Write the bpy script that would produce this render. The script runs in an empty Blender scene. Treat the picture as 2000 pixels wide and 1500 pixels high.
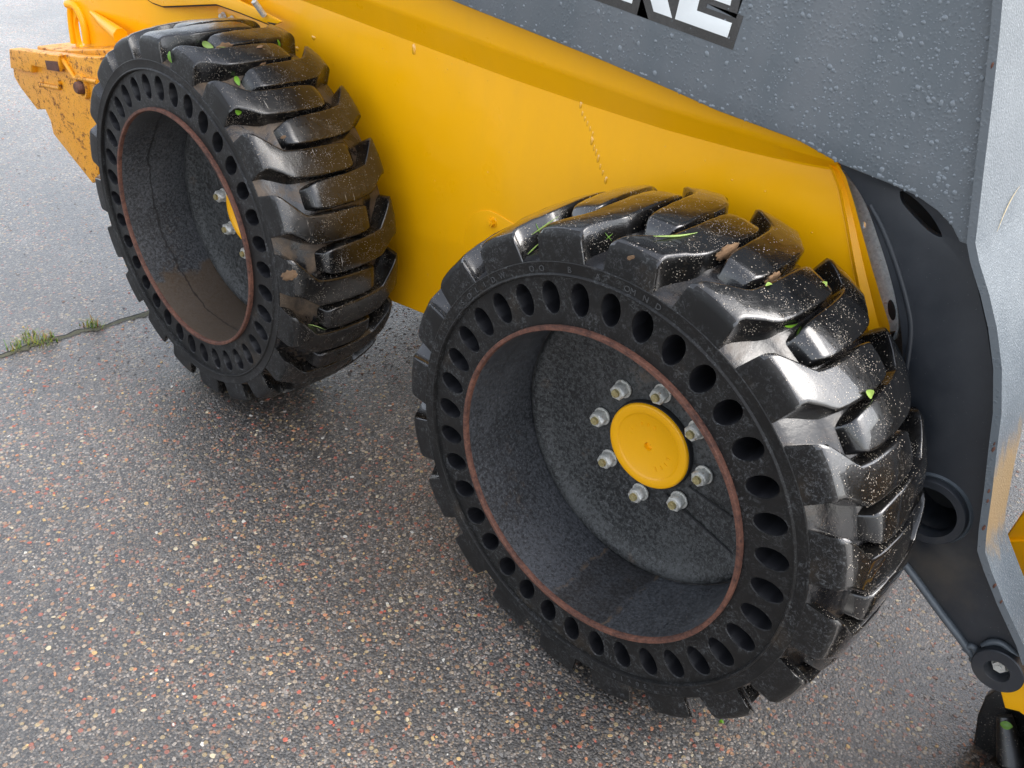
import bpy, bmesh, math, random
import numpy as np
from mathutils import Matrix, Vector

sc = bpy.context.scene
COL = sc.collection
random.seed(7)
RNG = np.random.default_rng(11)

# ------------------------------------------------------------------ camera
CAM = Vector((0.54945602, -0.88256184, 0.85971207))
FOC = 1748.61582
RV = ((0.73338653, 0.67341598, 0.09303291),
      (0.43337046, -0.35768644, -0.82719433),
      (-0.52376927, 0.64697089, -0.55416101))
cd = bpy.data.cameras.new("camera")
cam = bpy.data.objects.new("camera", cd)
COL.objects.link(cam)
cd.sensor_width = 36.0
cd.lens = FOC / 2000.0 * 36.0
cd.clip_start = 0.02
cd.clip_end = 500.0
M = Matrix.Identity(4)
for i in range(3):
    M[i][0] = RV[0][i]
    M[i][1] = -RV[1][i]
    M[i][2] = -RV[2][i]
    M[i][3] = CAM[i]
cam.matrix_world = M
sc.camera = cam

# ------------------------------------------------------------------ light: overcast day
SUN_EL, SUN_AZ = math.radians(50), math.radians(62)
world = bpy.data.worlds.new("World")
sc.world = world
world.use_nodes = True
wn, wl = world.node_tree.nodes, world.node_tree.links
wn.clear()
sky = wn.new("ShaderNodeTexSky")
sky.sky_type = 'NISHITA'
sky.sun_disc = False
sky.sun_elevation = SUN_EL
sky.sun_rotation = SUN_AZ
sky.air_density = 1.0
sky.dust_density = 3.0
sky.ozone_density = 1.0
hsv = wn.new("ShaderNodeHueSaturation")
hsv.inputs["Saturation"].default_value = 0.38
bg = wn.new("ShaderNodeBackground")
bg.inputs["Strength"].default_value = 0.15
wo = wn.new("ShaderNodeOutputWorld")
wl.new(sky.outputs[0], hsv.inputs["Color"])
wl.new(hsv.outputs[0], bg.inputs["Color"])
wl.new(bg.outputs[0], wo.inputs["Surface"])
sd = bpy.data.lights.new("sun", 'SUN')
sd.energy = 0.55
sd.angle = math.radians(42)
sd.color = (1.0, 0.97, 0.92)
sun = bpy.data.objects.new("sun", sd)
COL.objects.link(sun)
# direction to the sun (same as the sky's sun_rotation, measured from +Y clockwise)
sdir = Vector((math.sin(SUN_AZ) * math.cos(SUN_EL), math.cos(SUN_AZ) * math.cos(SUN_EL), math.sin(SUN_EL)))
sun.rotation_euler = sdir.to_track_quat('Z', 'Y').to_euler()
sc.view_settings.view_transform = 'Standard'
sc.view_settings.look = 'None'
sc.view_settings.gamma = 1.0
sc.view_settings.use_curve_mapping = False
sc.view_settings.exposure = 1.95
sc.render.resolution_x = 1024
sc.render.resolution_y = 768

GZ = -0.405      # ground level; the wheel axles are at z = 0
XR = -1.1191     # rear axle
W = 0.274        # tyre width


# ------------------------------------------------------------------ helpers
def ray(u, v):
    a, b = (u - 1000) / FOC, (v - 750) / FOC
    return Vector([RV[0][i] * a + RV[1][i] * b + RV[2][i] for i in range(3)])


def UY(u, v, y):
    d = ray(u, v)
    return CAM + d * ((y - CAM.y) / d.y)


def UZ(u, v, z):
    d = ray(u, v)
    return CAM + d * ((z - CAM.z) / d.z)


def obj(name, me, mat=None, parent=None, loc=None, smooth=False):
    if isinstance(me, bmesh.types.BMesh):
        m = bpy.data.meshes.new(name)
        me.to_mesh(m)
        me.free()
        me = m
    if mat is not None and not me.materials:
        for mm in (mat if isinstance(mat, (list, tuple)) else [mat]):
            me.materials.append(mm)
    if smooth:
        me.polygons.foreach_set("use_smooth", [True] * len(me.polygons))
    o = bpy.data.objects.new(name, me)
    COL.objects.link(o)
    if parent is not None:
        o.parent = parent
    if loc is not None:
        o.location = loc
    return o


def tag(o, label=None, cat=None, group=None, kind=None):
    if label: o["label"] = label
    if cat: o["category"] = cat
    if group: o["group"] = group
    if kind: o["kind"] = kind
    return o


def empty(name, loc=(0, 0, 0), parent=None):
    o = bpy.data.objects.new(name, None)
    COL.objects.link(o)
    o.empty_display_size = 0.1
    o.location = loc
    if parent is not None:
        o.parent = parent
    return o


def mesh(verts, faces, name="m"):
    m = bpy.data.meshes.new(name)
    m.from_pydata([tuple(v) for v in verts], [], faces)
    m.update()
    return m


def sharpen(me, deg=35):
    """smooth shading with edges above the angle kept sharp"""
    bm = bmesh.new()
    bm.from_mesh(me)
    bmesh.ops.remove_doubles(bm, verts=bm.verts, dist=1e-6)
    bmesh.ops.recalc_face_normals(bm, faces=bm.faces)
    lim = math.radians(deg)
    for e in bm.edges:
        e.smooth = not (len(e.link_faces) == 2 and e.calc_face_angle(0) > lim)
    for f in bm.faces:
        f.smooth = True
    bm.to_mesh(me)
    bm.free()
    return me


def lathe(prof, n=144, closed=False, deg=30, a0=0.0):
    """profile of (radius, y) turned round the y axis"""
    vs, fs = [], []
    for r, y in prof:
        for k in range(n):
            a = a0 + 2 * math.pi * k / n
            vs.append((r * math.cos(a), y, r * math.sin(a)))
    m = len(prof)
    for i in range(m if closed else m - 1):
        j = (i + 1) % m
        for k in range(n):
            l = (k + 1) % n
            fs.append((i * n + k, i * n + l, j * n + l, j * n + k))
    return sharpen(mesh(vs, fs), deg)


def plate(pts, y0, th, holes=(), bev=0.0015, off=0.0, res=2):
    """flat sheet: outline of world (x,z) points, front face at y0, thickness th going away (+y)"""
    cu = bpy.data.curves.new("c", 'CURVE')
    cu.dimensions = '2D'
    cu.fill_mode = 'BOTH'
    cu.extrude = max(th / 2 - bev, 1e-5)
    cu.bevel_depth = bev
    cu.bevel_resolution = res
    cu.offset = off - bev
    for loop in [pts] + list(holes):
        s = cu.splines.new('POLY')
        s.points.add(len(loop) - 1)
        for i, (x, z) in enumerate(loop):
            s.points[i].co = (x, z, 0, 1)
        s.use_cyclic_u = True
    o = bpy.data.objects.new("c", cu)
    me = bpy.data.meshes.new_from_object(o)
    bpy.data.objects.remove(o)
    me.transform(Matrix.Translation((0, y0 + th / 2, 0)) @ Matrix.Rotation(math.pi / 2, 4, 'X'))
    return sharpen(me, 40)


def pix(l, y):
    return [(p.x, p.z) for p in (UY(u, v, y) for u, v in l)]


def spl(l, n=6):
    """Catmull-Rom through the points (open)"""
    P = [np.array(p, float) for p in l]
    P = [2 * P[0] - P[1]] + P + [2 * P[-1] - P[-2]]
    out = []
    for i in range(1, len(P) - 2):
        for k in range(n):
            t = k / n
            a, b, c, d = P[i - 1:i + 3]
            out.append(tuple(.5 * ((2 * b) + (c - a) * t + (2 * a - 5 * b + 4 * c - d) * t * t + (-a + 3 * b - 3 * c + d) * t ** 3)))
    out.append(tuple(P[-2]))
    return out


def tube(pts, r, n=8, closed=False):
    pts = [Vector(p) for p in pts]
    m = len(pts)
    rr = r if isinstance(r, (list, tuple)) else [r] * m
    vs, fs = [], []
    up = Vector((0.13, 0.3, 0.9)).normalized()
    for i, p in enumerate(pts):
        a = pts[(i + 1) % m] if (closed or i < m - 1) else p
        b = pts[i - 1] if (closed or i > 0) else p
        t = (a - b).normalized()
        s = t.cross(up)
        if s.length < 1e-4:
            s = t.cross(Vector((1, 0, 0)))
        s.normalize()
        w = s.cross(t)
        for k in range(n):
            an = 2 * math.pi * k / n
            vs.append(p + (s * math.cos(an) + w * math.sin(an)) * rr[i])
    for i in range(m if closed else m - 1):
        j = (i + 1) % m
        for k in range(n):
            l = (k + 1) % n
            fs.append((i * n + k, i * n + l, j * n + l, j * n + k))
    if not closed:
        fs.append(tuple(range(n)))
        fs.append(tuple((m - 1) * n + k for k in range(n)))
    return sharpen(mesh(vs, fs), 50)


def box(x0, x1, y0, y1, z0, z1, bev=0.002):
    bm = bmesh.new()
    bmesh.ops.create_cube(bm, size=1)
    for v in bm.verts:
        v.co = Vector(((x0 + x1) / 2 + v.co.x * (x1 - x0), (y0 + y1) / 2 + v.co.y * (y1 - y0), (z0 + z1) / 2 + v.co.z * (z1 - z0)))
    if bev:
        bmesh.ops.bevel(bm, geom=bm.edges[:], offset=bev, segments=2, affect='EDGES')
    m = bpy.data.meshes.new("b")
    bm.to_mesh(m)
    bm.free()
    return sharpen(m, 40)


def join(meshes):
    bm = bmesh.new()
    for m in meshes:
        bm.from_mesh(m)
    out = bpy.data.meshes.new("j")
    bm.to_mesh(out)
    bm.free()
    for i, m in enumerate(meshes):
        pass
    return out


# ------------------------------------------------------------------ materials
class NT:
    def __init__(s, name):
        s.m = bpy.data.materials.new(name)
        s.m.use_nodes = True
        s.n, s.l = s.m.node_tree.nodes, s.m.node_tree.links
        s.b = s.n["Principled BSDF"]
        tc = s.n.new("ShaderNodeTexCoord")
        s.co = tc.outputs["Object"]

    def rnd(s, k=7.0):
        oi = s.n.new("ShaderNodeObjectInfo")
        mm = s.n.new("ShaderNodeVectorMath"); mm.operation = 'SCALE'
        cx = s.n.new("ShaderNodeCombineXYZ")
        for i in range(3): s.l.new(oi.outputs["Random"], cx.inputs[i])
        s.l.new(cx.outputs[0], mm.inputs[0]); mm.inputs["Scale"].default_value = k
        ad = s.n.new("ShaderNodeVectorMath"); ad.operation = 'ADD'
        s.l.new(s.co, ad.inputs[0]); s.l.new(mm.outputs[0], ad.inputs[1])
        s.co = ad.outputs[0]

    def scaled(s, v, co=None):
        mp = s.n.new("ShaderNodeMapping")
        mp.inputs["Scale"].default_value = v
        s.l.new(co or s.co, mp.inputs[0])
        return mp.outputs[0]

    def noise(s, sc_, det=4, rough=.55, co=None, dist=0):
        t = s.n.new("ShaderNodeTexNoise")
        t.inputs["Scale"].default_value = sc_
        t.inputs["Detail"].default_value = det
        t.inputs["Roughness"].default_value = rough
        t.inputs["Distortion"].default_value = dist
        s.l.new(co or s.co, t.inputs["Vector"])
        return t.outputs["Fac"]

    def vor(s, sc_, co=None, out="Distance", feat='F1', rand=1.0):
        t = s.n.new("ShaderNodeTexVoronoi")
        t.feature = feat
        t.inputs["Scale"].default_value = sc_
        t.inputs["Randomness"].default_value = rand
        s.l.new(co or s.co, t.inputs["Vector"])
        return t.outputs[out]

    def ramp(s, f, stops, interp='LINEAR'):
        r = s.n.new("ShaderNodeValToRGB")
        r.color_ramp.interpolation = interp
        e = r.color_ramp.elements
        while len(e) < len(stops): e.new(0.5)
        for i, (p, c) in enumerate(stops):
            e[i].position = p
            e[i].color = (c, c, c, 1) if isinstance(c, (int, float)) else (*c, 1)
        s.l.new(f, r.inputs[0])
        return r.outputs[0]

    def mix(s, f, a, b, mode='MIX'):
        m = s.n.new("ShaderNodeMix")
        m.data_type = 'RGBA'; m.blend_type = mode
        for sock, v in ((m.inputs[0], f), (m.inputs[6], a), (m.inputs[7], b)):
            if isinstance(v, bpy.types.NodeSocket): s.l.new(v, sock)
            elif isinstance(v, (int, float)) : sock.default_value = v if sock == m.inputs[0] else (v, v, v, 1)
            else: sock.default_value = (*v, 1)
        return m.outputs[2]

    def math(s, op, a, b=None, c=None):
        m = s.n.new("ShaderNodeMath"); m.operation = op
        for i, v in enumerate((a, b, c)):
            if v is None: continue
            if isinstance(v, bpy.types.NodeSocket): s.l.new(v, m.inputs[i])
            else: m.inputs[i].default_value = v
        return m.outputs[0]

    def sep(s, co=None):
        x = s.n.new("ShaderNodeSeparateXYZ")
        s.l.new(co or s.co, x.inputs[0])
        return x.outputs

    def bump(s, h, st=.3, dist=.001, prev=None):
        b = s.n.new("ShaderNodeBump")
        b.inputs["Strength"].default_value = st
        b.inputs["Distance"].default_value = dist
        s.l.new(h, b.inputs["Height"])
        if prev is not None: s.l.new(prev, b.inputs["Normal"])
        return b.outputs[0]

    def set(s, **k):
        names = dict(col="Base Color", rough="Roughness", metal="Metallic", nor="Normal", spec="Specular IOR Level",
                     coat="Coat Weight", coatr="Coat Roughness", coatn="Coat Normal", trans="Transmission Weight", ior="IOR", sss="Subsurface Weight")
        for a, v in k.items():
            i = s.b.inputs[names[a]]
            if isinstance(v, bpy.types.NodeSocket): s.l.new(v, i)
            elif isinstance(v, (tuple, list)): i.default_value = (*v, 1)
            else: i.default_value = v
        return s.m


def m_yellow(name="yellow_paint"):
    t = NT(name)
    big = t.noise(3.0, 3)
    spk = t.ramp(t.vor(190), [(0.0, 1.0), (0.05, 0.0)])
    spm = t.math('MULTIPLY', spk, t.ramp(t.noise(25, 2), [(.55, 0), (.62, 1)]))
    c = t.mix(t.ramp(big, [(.35, 0), (.65, 1)]), (.90, .425, .001), (.94, .45, .0015))
    film = t.ramp(t.noise(11, 6, .7, co=t.scaled((1.4, 1, .35))), [(.5, 0), (.8, .14)])
    c = t.mix(film, c, (.62, .33, .03))
    c = t.mix(t.math('MULTIPLY', spm, .75), c, (.16, .08, .015))
    n = t.bump(t.noise(420, 2), .06, .0006)
    r = t.ramp(t.noise(14, 5), [(.3, .26), (.75, .42)])
    return t.set(col=c, rough=r, nor=n, coat=.12, coatr=.12, spec=.35)


def m_rusty():
    t = NT("rusty_yellow_paint")
    a = t.noise(38, 8, .72)
    b = t.noise(170, 5, .7)
    st = t.noise(70, 4, .6, co=t.scaled((.35, 1, 1.6)))
    edge = t.math('ADD', t.math('MULTIPLY', a, .7), t.math('MULTIPLY', b, .45))
    edge = t.math('ADD', edge, t.math('MULTIPLY', st, .25))
    fs_ = t.ramp(t.noise(420, 4, .8), [(.56, 0), (.62, .7)])
    k = t.math('MAXIMUM', t.ramp(edge, [(.735, 0), (.80, 1)]), fs_)
    rust = t.mix(b, (.05, .016, .008), (.30, .10, .025))
    ye = t.mix(t.noise(30, 5), (.84, .37, .004), (.74, .29, .010))
    c = t.mix(k, ye, rust)
    n = t.bump(edge, .6, .003)
    return t.set(col=c, rough=t.ramp(k, [(0, .38), (1, .8)]), nor=n)


def m_tread(name, dry=0.0, wetlo=.12, wethi=.38, speck=1.0, lines=0.0):
    t = NT(name)
    t.rnd()
    grain = t.noise(900, 3, .6)
    lump = t.noise(120, 4, .6)
    s1 = t.ramp(t.vor(230), [(0.0, 1), (.14, 1), (.20, 0)])
    s1 = t.math('MULTIPLY', s1, t.ramp(t.noise(60, 2), [(.46, 0), (.56, 1)]))
    s2 = t.ramp(t.vor(420), [(0.0, 1), (.17, 1), (.25, 0)])
    s2 = t.math('MULTIPLY', s2, t.ramp(t.noise(35, 2), [(.48, 0), (.66, 1)]))
    sp = t.math('MAXIMUM', s1, s2)
    base = t.mix(t.ramp(t.noise(26, 6, .65), [(.4, 0), (.75, 1)]), (.0035, .0036, .0040), (.009, .0082, .0072))
    dust = t.ramp(t.noise(33, 6, .75, dist=.6), [(.63, 0), (.80, .6 + dry)])
    base = t.mix(dust, base, (.10, .07, .04))
    if lines:
        ln = t.ramp(t.noise(1.0, 2, .5, co=t.scaled((16, 420, 16))), [(.70, 0), (.735, 1)])
        ln = t.math('MULTIPLY', ln, t.ramp(t.noise(22, 2), [(.52, 0), (.6, 1)]))
        base = t.mix(t.math('MULTIPLY', ln, lines), base, (.33, .31, .28))
    c = t.mix(t.math('MULTIPLY', sp, .62 * speck), base, (.60, .52, .42))
    r = t.ramp(t.noise(18, 5, .6), [(.35, wetlo), (.7, wethi)])
    r = t.math('ADD', r, t.math('MULTIPLY', dust, .5))
    r = t.math('MAXIMUM', r, t.math('MULTIPLY', sp, .8))
    scr = t.noise(34, 7, .75, dist=1.0)
    n = t.bump(scr, .30, .0022)
    n = t.bump(lump, .2, .0012, n)
    n = t.bump(grain, .34, .0005, n)
    n = t.bump(sp, .5, .0008, n)
    return t.set(col=c, rough=r, nor=n, spec=.55, coat=.7 if wetlo < .15 else .3, coatr=.045 if wetlo < .15 else .16)


def m_carcass(name="carcass_rubber", mud=.5):
    t = NT(name)
    a = t.noise(16, 7, .7, dist=.8)
    k = t.ramp(a, [(.50 if mud < .5 else .42, 0), (.66 if mud < .5 else .58, mud)])
    g = t.noise(300, 4, .7)
    mudc = t.mix(g, (.035, .024, .014), (.17, .115, .07))
    c = t.mix(k, (.007, .007, .008), mudc)
    sp = t.ramp(t.vor(420), [(0.0, 1), (.10, 1), (.13, 0)])
    sp = t.math('MULTIPLY', sp, t.ramp(t.noise(40, 2), [(.5, 0), (.6, .8)]))
    c = t.mix(sp, c, (.55, .42, .30))
    r = t.ramp(k, [(0, .13), (.5, .55)])
    n = t.bump(t.noise(90, 5, .6), .25, .002)
    n = t.bump(g, .3, .0006, n)
    return t.set(col=c, rough=r, nor=n)


def m_sidewall():
    t = NT("sidewall_rubber")
    t.rnd(3)
    scuff = t.noise(150, 5, .85, dist=1.2)
    area = t.noise(14, 4, .6)
    k = t.math('MULTIPLY', t.ramp(scuff, [(.52, 0), (.62, 1)]), t.ramp(area, [(.38, .0), (.58, .8)]))
    film = t.ramp(t.noise(9, 5, .6), [(.35, 0), (.7, 1)])
    base = t.mix(film, (.006, .006, .006), (.011, .010, .009))
    c = t.mix(k, base, (.085, .088, .09))
    br = t.ramp(t.noise(7, 4, .6), [(.6, 0), (.75, .5)])
    c = t.mix(br, c, (.055, .038, .022))
    r = t.ramp(film, [(0, .42), (1, .6)])
    n = t.bump(scuff, .25, .0006)
    return t.set(col=c, rough=r, nor=n, spec=.28)


def m_rim(name, cola, colb, thr=(.46, .58), sc1=75, wash=0.0, damp=False):
    t = NT(name)
    a = t.noise(sc1, 6, .72, dist=.4)
    area = t.noise(7, 3)
    v = t.math('ADD', a, t.math('MULTIPLY', t.math('SUBTRACT', area, .5), .35))
    k = t.ramp(v, [(thr[0], 0), (thr[1], 1)])
    c = t.mix(k, cola, colb)
    gr = t.noise(330, 4, .85)
    c = t.mix(t.ramp(gr, [(.55, 0), (.68, .5)]), c, (.20, .205, .215))
    # rusty brown wash low down where the water stands
    z = t.sep()[2]
    low = t.ramp(t.math('ADD', t.math('MULTIPLY', z, -4.0), t.math('MULTIPLY', t.noise(12, 4), .5)), [(1.14 - wash, 0), (1.36 - wash, .5 + wash)])
    c = t.mix(low, c, (.085, .055, .03))
    # a dark run mark down the side
    rl = t.math('ABSOLUTE', t.math('SUBTRACT', t.sep()[1], t.math('ADD', .045, t.math('MULTIPLY', t.noise(9, 4, .7), .05))))
    c = t.mix(t.ramp(rl, [(.0, .75 if wash else .25), (.0022, .0)]), c, (.006, .006, .006))
    pt = t.ramp(t.noise(10, 5, .7), [(.64, 0), (.74, .5)])
    c = t.mix(pt, c, (.13, .085, .05))
    rr_ = t.ramp(k, [(0, .42), (1, .62)])
    if damp:      # damp silty patch where rain has stood in the bottom of the barrel
        X = t.sep()
        ang = t.math('MULTIPLY', t.math('ARCTAN2', X[2], X[0]), 57.3)
        w = t.math('ABSOLUTE', t.math('ADD', t.math('ADD', ang, 81.0), t.math('MULTIPLY', t.noise(22, 5, .7), 9.0)))
        pm = t.ramp(t.math('DIVIDE', w, 30.0), [(.33, 1), (.45, 0)])
        pe = t.ramp(t.math('ABSOLUTE', t.math('SUBTRACT', w, 12.0)), [(.0, .75), (.9, 0)])
        pe = t.math('MULTIPLY', pe, t.ramp(t.noise(40, 4), [(.45, 0), (.6, 1)]))
        c = t.mix(t.math('MULTIPLY', pm, t.ramp(t.noise(26, 6, .75), [(.3, .62), (.65, .22)])), c, (.020, .016, .012))
        c = t.mix(pe, c, (.13, .09, .055))
        rr_ = t.mix(pm, rr_, .36)
    n = t.bump(gr, .3, .0006)
    n = t.bump(a, .15, .001, n)
    return t.set(col=c, rough=rr_, nor=n)
    return t.set(col=c, rough=t.ramp(k, [(0, .42), (1, .62)]), nor=n)


def m_rust():
    t = NT("rust_brown")
    a = t.noise(130, 6, .75)
    a2 = t.noise(22, 5, .7)
    a = t.math('ADD', t.math('MULTIPLY', a, .6), t.math('MULTIPLY', a2, .4))
    c = t.mix(t.ramp(a, [(.38, 0), (.6, 1)]), (.035, .013, .009), (.15, .060, .036))
    return t.set(col=c, rough=.7, nor=t.bump(a, .6, .0012))


def m_steel(name="galvanised_steel", a=(.40, .40, .37), b=(.66, .65, .60), metal=.35, rough=.38):
    t = NT(name)
    t.rnd(2)
    n = t.noise(240, 5, .7)
    c = t.mix(t.ramp(n, [(.35, 0), (.65, 1)]), a, b)
    rs = t.ramp(t.noise(110, 4, .7), [(.60, 0), (.68, .8)])
    c = t.mix(rs, c, (.20, .12, .06))
    return t.set(col=c, metal=metal, rough=rough, nor=t.bump(n, .3, .0005))


def m_litgrey():  # the arm's grey, colour lightened to stand in for wet sky reflection
    t = NT("lit_wet_grey_paint")
    big = t.noise(5, 4, .6, co=t.scaled((2.2, 1, .5)))
    c = t.mix(t.ramp(big, [(.35, 0), (.7, 1)]), (.098, .114, .125), (.130, .141, .150))
    d = t.vor(210, feat='SMOOTH_F1')
    dm = t.ramp(d, [(.12, 1), (.42, 0)])
    mask = t.ramp(t.noise(24, 3, .6), [(.38, 0.15), (.58, 1)])
    h = t.math('MULTIPLY', dm, mask)
    n = t.bump(h, .4, .0009)
    sc_ = t.ramp(t.noise(1.0, 2, .5, co=t.scaled((30, 30, 700))), [(.735, 0), (.75, .5)])
    c = t.mix(t.math('MULTIPLY', sc_, t.ramp(t.noise(8, 2), [(.55, 0), (.62, 1)])), c, (.34, .36, .36))
    return t.set(col=c, rough=t.ramp(h, [(0, .42), (1, .16)]), nor=n, coat=.15, coatr=.1, spec=.5)


def m_shadegrey(name="shaded_grey_paint"):  # the same arm grey, with shade put into a darker colour
    t = NT(name)
    big = t.noise(9, 6, .7)
    c = t.mix(t.ramp(big, [(.4, 0), (.7, 1)]), (.015, .018, .023), (.028, .031, .036))
    sc_ = t.ramp(t.noise(1.0, 3, .6, co=t.scaled((240, 60, 22))), [(.66, 0), (.74, .35)])
    sc_ = t.math('MULTIPLY', sc_, t.ramp(t.noise(6, 3), [(.5, 0), (.62, 1)]))
    c = t.mix(sc_, c, (.10, .095, .085))
    br = t.ramp(t.noise(5, 5, .65), [(.55, 0), (.72, .55)])
    c = t.mix(br, c, (.075, .062, .045))
    sp = t.ramp(t.vor(260), [(0, 1), (.055, 1), (.08, 0)])
    sp = t.math('MULTIPLY', sp, t.ramp(t.noise(50, 2), [(.52, 0), (.6, .7)]))
    c = t.mix(sp, c, (.35, .34, .32))
    n = t.bump(t.noise(500, 3), .18, .0005)
    return t.set(col=c, rough=t.ramp(big, [(.3, .34), (.7, .52)]), nor=n)


def m_flange():
    t = NT("pale_wet_flange")
    h = t.vor(330, feat='SMOOTH_F1')
    k = t.ramp(h, [(.15, 1), (.45, 0)])
    n1 = t.noise(460, 4, .8)
    c = t.mix(t.ramp(t.noise(8, 5, .6), [(.3, 0), (.7, 1)]), (.060, .074, .088), (.098, .114, .128))
    c = t.mix(t.ramp(n1, [(.56, 0), (.68, .75)]), c, (.36, .39, .42))
    # scraped patch showing primer and rust, at the front curve
    X = t.sep()
    z = X[2]
    near = t.math('SUBTRACT', 1.0, t.math('MULTIPLY', t.math('ABSOLUTE', t.math('SUBTRACT', z, .125)), 9.5))
    f = t.math('ADD', near, t.math('MULTIPLY', t.math('SUBTRACT', t.noise(60, 6, .8, co=t.scaled((1, 1, .22))), .5), 1.6))
    pm = t.ramp(f, [(.20, 0), (.62, .85)])
    pc = t.mix(t.noise(300, 4, .8), (.15, .095, .045), (.27, .20, .11))
    c = t.mix(pm, c, pc)
    n = t.bump(k, .35, .001)
    return t.set(col=c, rough=.38, nor=n, spec=.3)


def m_ground():
    t = NT("wet_asphalt")
    co = t.co
    v1 = t.vor(115, out="Color"); d1 = t.vor(115)
    v2 = t.vor(270, out="Color"); d2 = t.vor(270)
    s1 = t.sep(v1); s2 = t.sep(v2)
    chip = [(.0, (.075, .074, .074)), (.22, (.13, .127, .124)), (.42, (.20, .19, .18)), (.55, (.34, .17, .13)),
            (.66, (.42, .24, .13)), (.76, (.50, .40, .22)), (.85, (.42, .13, .08)), (.91, (.50, .42, .32))]
    c1 = t.ramp(s1[0], chip, 'CONSTANT')
    c2 = t.ramp(s2[1], [(.0, (.06, .06, .062)), (.26, (.13, .128, .125)), (.48, (.21, .205, .20)), (.70, (.29, .24, .20)),
                        (.82, (.38, .30, .22)), (.91, (.55, .51, .47))], 'CONSTANT')
    pres = t.ramp(s1[2], [(.0, 1), (.42, 0)], 'CONSTANT')          # cells that show a big chip
    inside = t.ramp(d1, [(.42, 1), (.52, 0)])
    bigm = t.math('MULTIPLY', pres, inside)
    patch = t.noise(2.3, 5, .65, dist=.4)
    c2 = t.mix(t.ramp(patch, [(.38, .40), (.62, .0)]), c2, (.022, .021, .020))
    c = t.mix(bigm, c2, c1)
    c = t.mix(1.0, c, (.86, .80, .735), 'MULTIPLY')
    crev = t.ramp(d2, [(.45, 0), (.75, .75)])
    c = t.mix(t.math('MULTIPLY', crev, t.math('SUBTRACT', 1.0, bigm)), c, (.014, .014, .015))
    fine = t.noise(1100, 2, .7)
    c = t.mix(t.ramp(fine, [(.35, .35), (.6, 0)]), c, (.012, .012, .013))
    big = t.noise(1.7, 5, .6)
    c = t.mix(t.ramp(big, [(.40, .45), (.62, 0)]), c, (.016, .015, .014))
    h = t.math('ADD', t.math('MULTIPLY', t.math('SUBTRACT', 1.0, d2), .6), t.math('MULTIPLY', bigm, .7))
    h = t.math('ADD', h, t.math('MULTIPLY', fine, .35))
    n = t.bump(h, .85, .0030)
    n2 = t.bump(h, .35, .0022)
    r = t.ramp(t.noise(5, 5, .6), [(.35, .28), (.7, .42)])
    return t.set(col=c, rough=r, nor=n, spec=.6, coat=.9, coatr=.22, coatn=n2)


def flat(name, col, rough=.5, metal=0., bumpsc=300, bumpst=.2, var=.25, **k):
    t = NT(name)
    a = t.noise(bumpsc / 4, 5, .65)
    lo = tuple(x * (1 - var) for x in col); hi = tuple(min(1, x * (1 + var)) for x in col)
    c = t.mix(a, lo, hi)
    return t.set(col=c, rough=rough, metal=metal, nor=t.bump(t.noise(bumpsc, 4), bumpst, .0008), **k)


YEL = m_yellow()
RUSTY = m_rusty()
TREAD_F = m_tread("front_tread_rubber", wetlo=.05, wethi=.15, speck=.85)
TREAD_R = m_tread("rear_tread_rubber", dry=.15, wetlo=.16, wethi=.36, speck=.7, lines=.9)
CARC_F = m_carcass("front_groove_rubber", .35)
CARC_R = m_carcass("rear_groove_rubber", .75)
SIDE = m_sidewall()
DISC = m_rim("rim_disc_paint", (.012, .0125, .0125), (.058, .060, .059), (.43, .57), 150)
BARREL = m_rim("rim_barrel_paint", (.022, .0235, .026), (.075, .079, .086), (.40, .62), 180, damp=True)
BARREL_R = m_rim("rear_barrel_paint", (.024, .025, .027), (.085, .088, .092), (.40, .62), 180, wash=.19)
RUST = m_rust()
STEEL = m_steel()
BRASS = m_steel("stud_brass", (.30, .24, .10), (.55, .48, .25), .6, .42)
GREY_LIT = m_litgrey()
GREY_SHADE = m_shadegrey()
FLANGE = m_flange()
BLACK = m_tread("black_attachment_paint", wetlo=.2, wethi=.45, speck=.7)
HOLE = flat("hole_rubber", (.008, .008, .010), .5)
WELD = flat("weld_grey", (.075, .088, .10), .35, bumpsc=160, bumpst=.5, var=.4)
WHITE = flat("decal_white", (.80, .82, .80), .35, bumpsc=260, bumpst=.25, var=.03)
DARKD = flat("decal_dark", (.050, .047, .043), .5, bumpsc=900, bumpst=.9, var=.5)
PALE = m_steel("pale_galvanised_plate", (.42, .47, .48), (.66, .70, .70), .1, .45)
DROP = NT("water_drop").set(col=(.15, .17, .185), rough=.10, spec=.6)
YDROP = NT("water_on_yellow").set(col=(.82, .40, .01), rough=.04, spec=.9, coat=1.0, coatr=.02)
DARKHOLE = flat("dark_inside", (.01, .01, .011), .7)

# ------------------------------------------------------------------ ground
GROUND = m_ground()
S = 60
ground = obj("ground", mesh([(-S, -S, GZ), (S, -S, GZ), (S, S, GZ), (-S, S, GZ)], [(0, 1, 2, 3)]), GROUND)
tag(ground, kind="structure")

chipcols = [(.33, .085, .055), (.38, .17, .09), (.40, .27, .12), (.42, .36, .25), (.22, .12, .085), (.15, .145, .14), (.23, .205, .18), (.46, .44, .39), (.075, .075, .077)]
chipm = []
for i, c in enumerate(chipcols):
    chipm.append(flat("chip_colour_%d" % i if False else "stone_chip", c, .42, bumpsc=700, bumpst=.4, var=.22))


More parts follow.
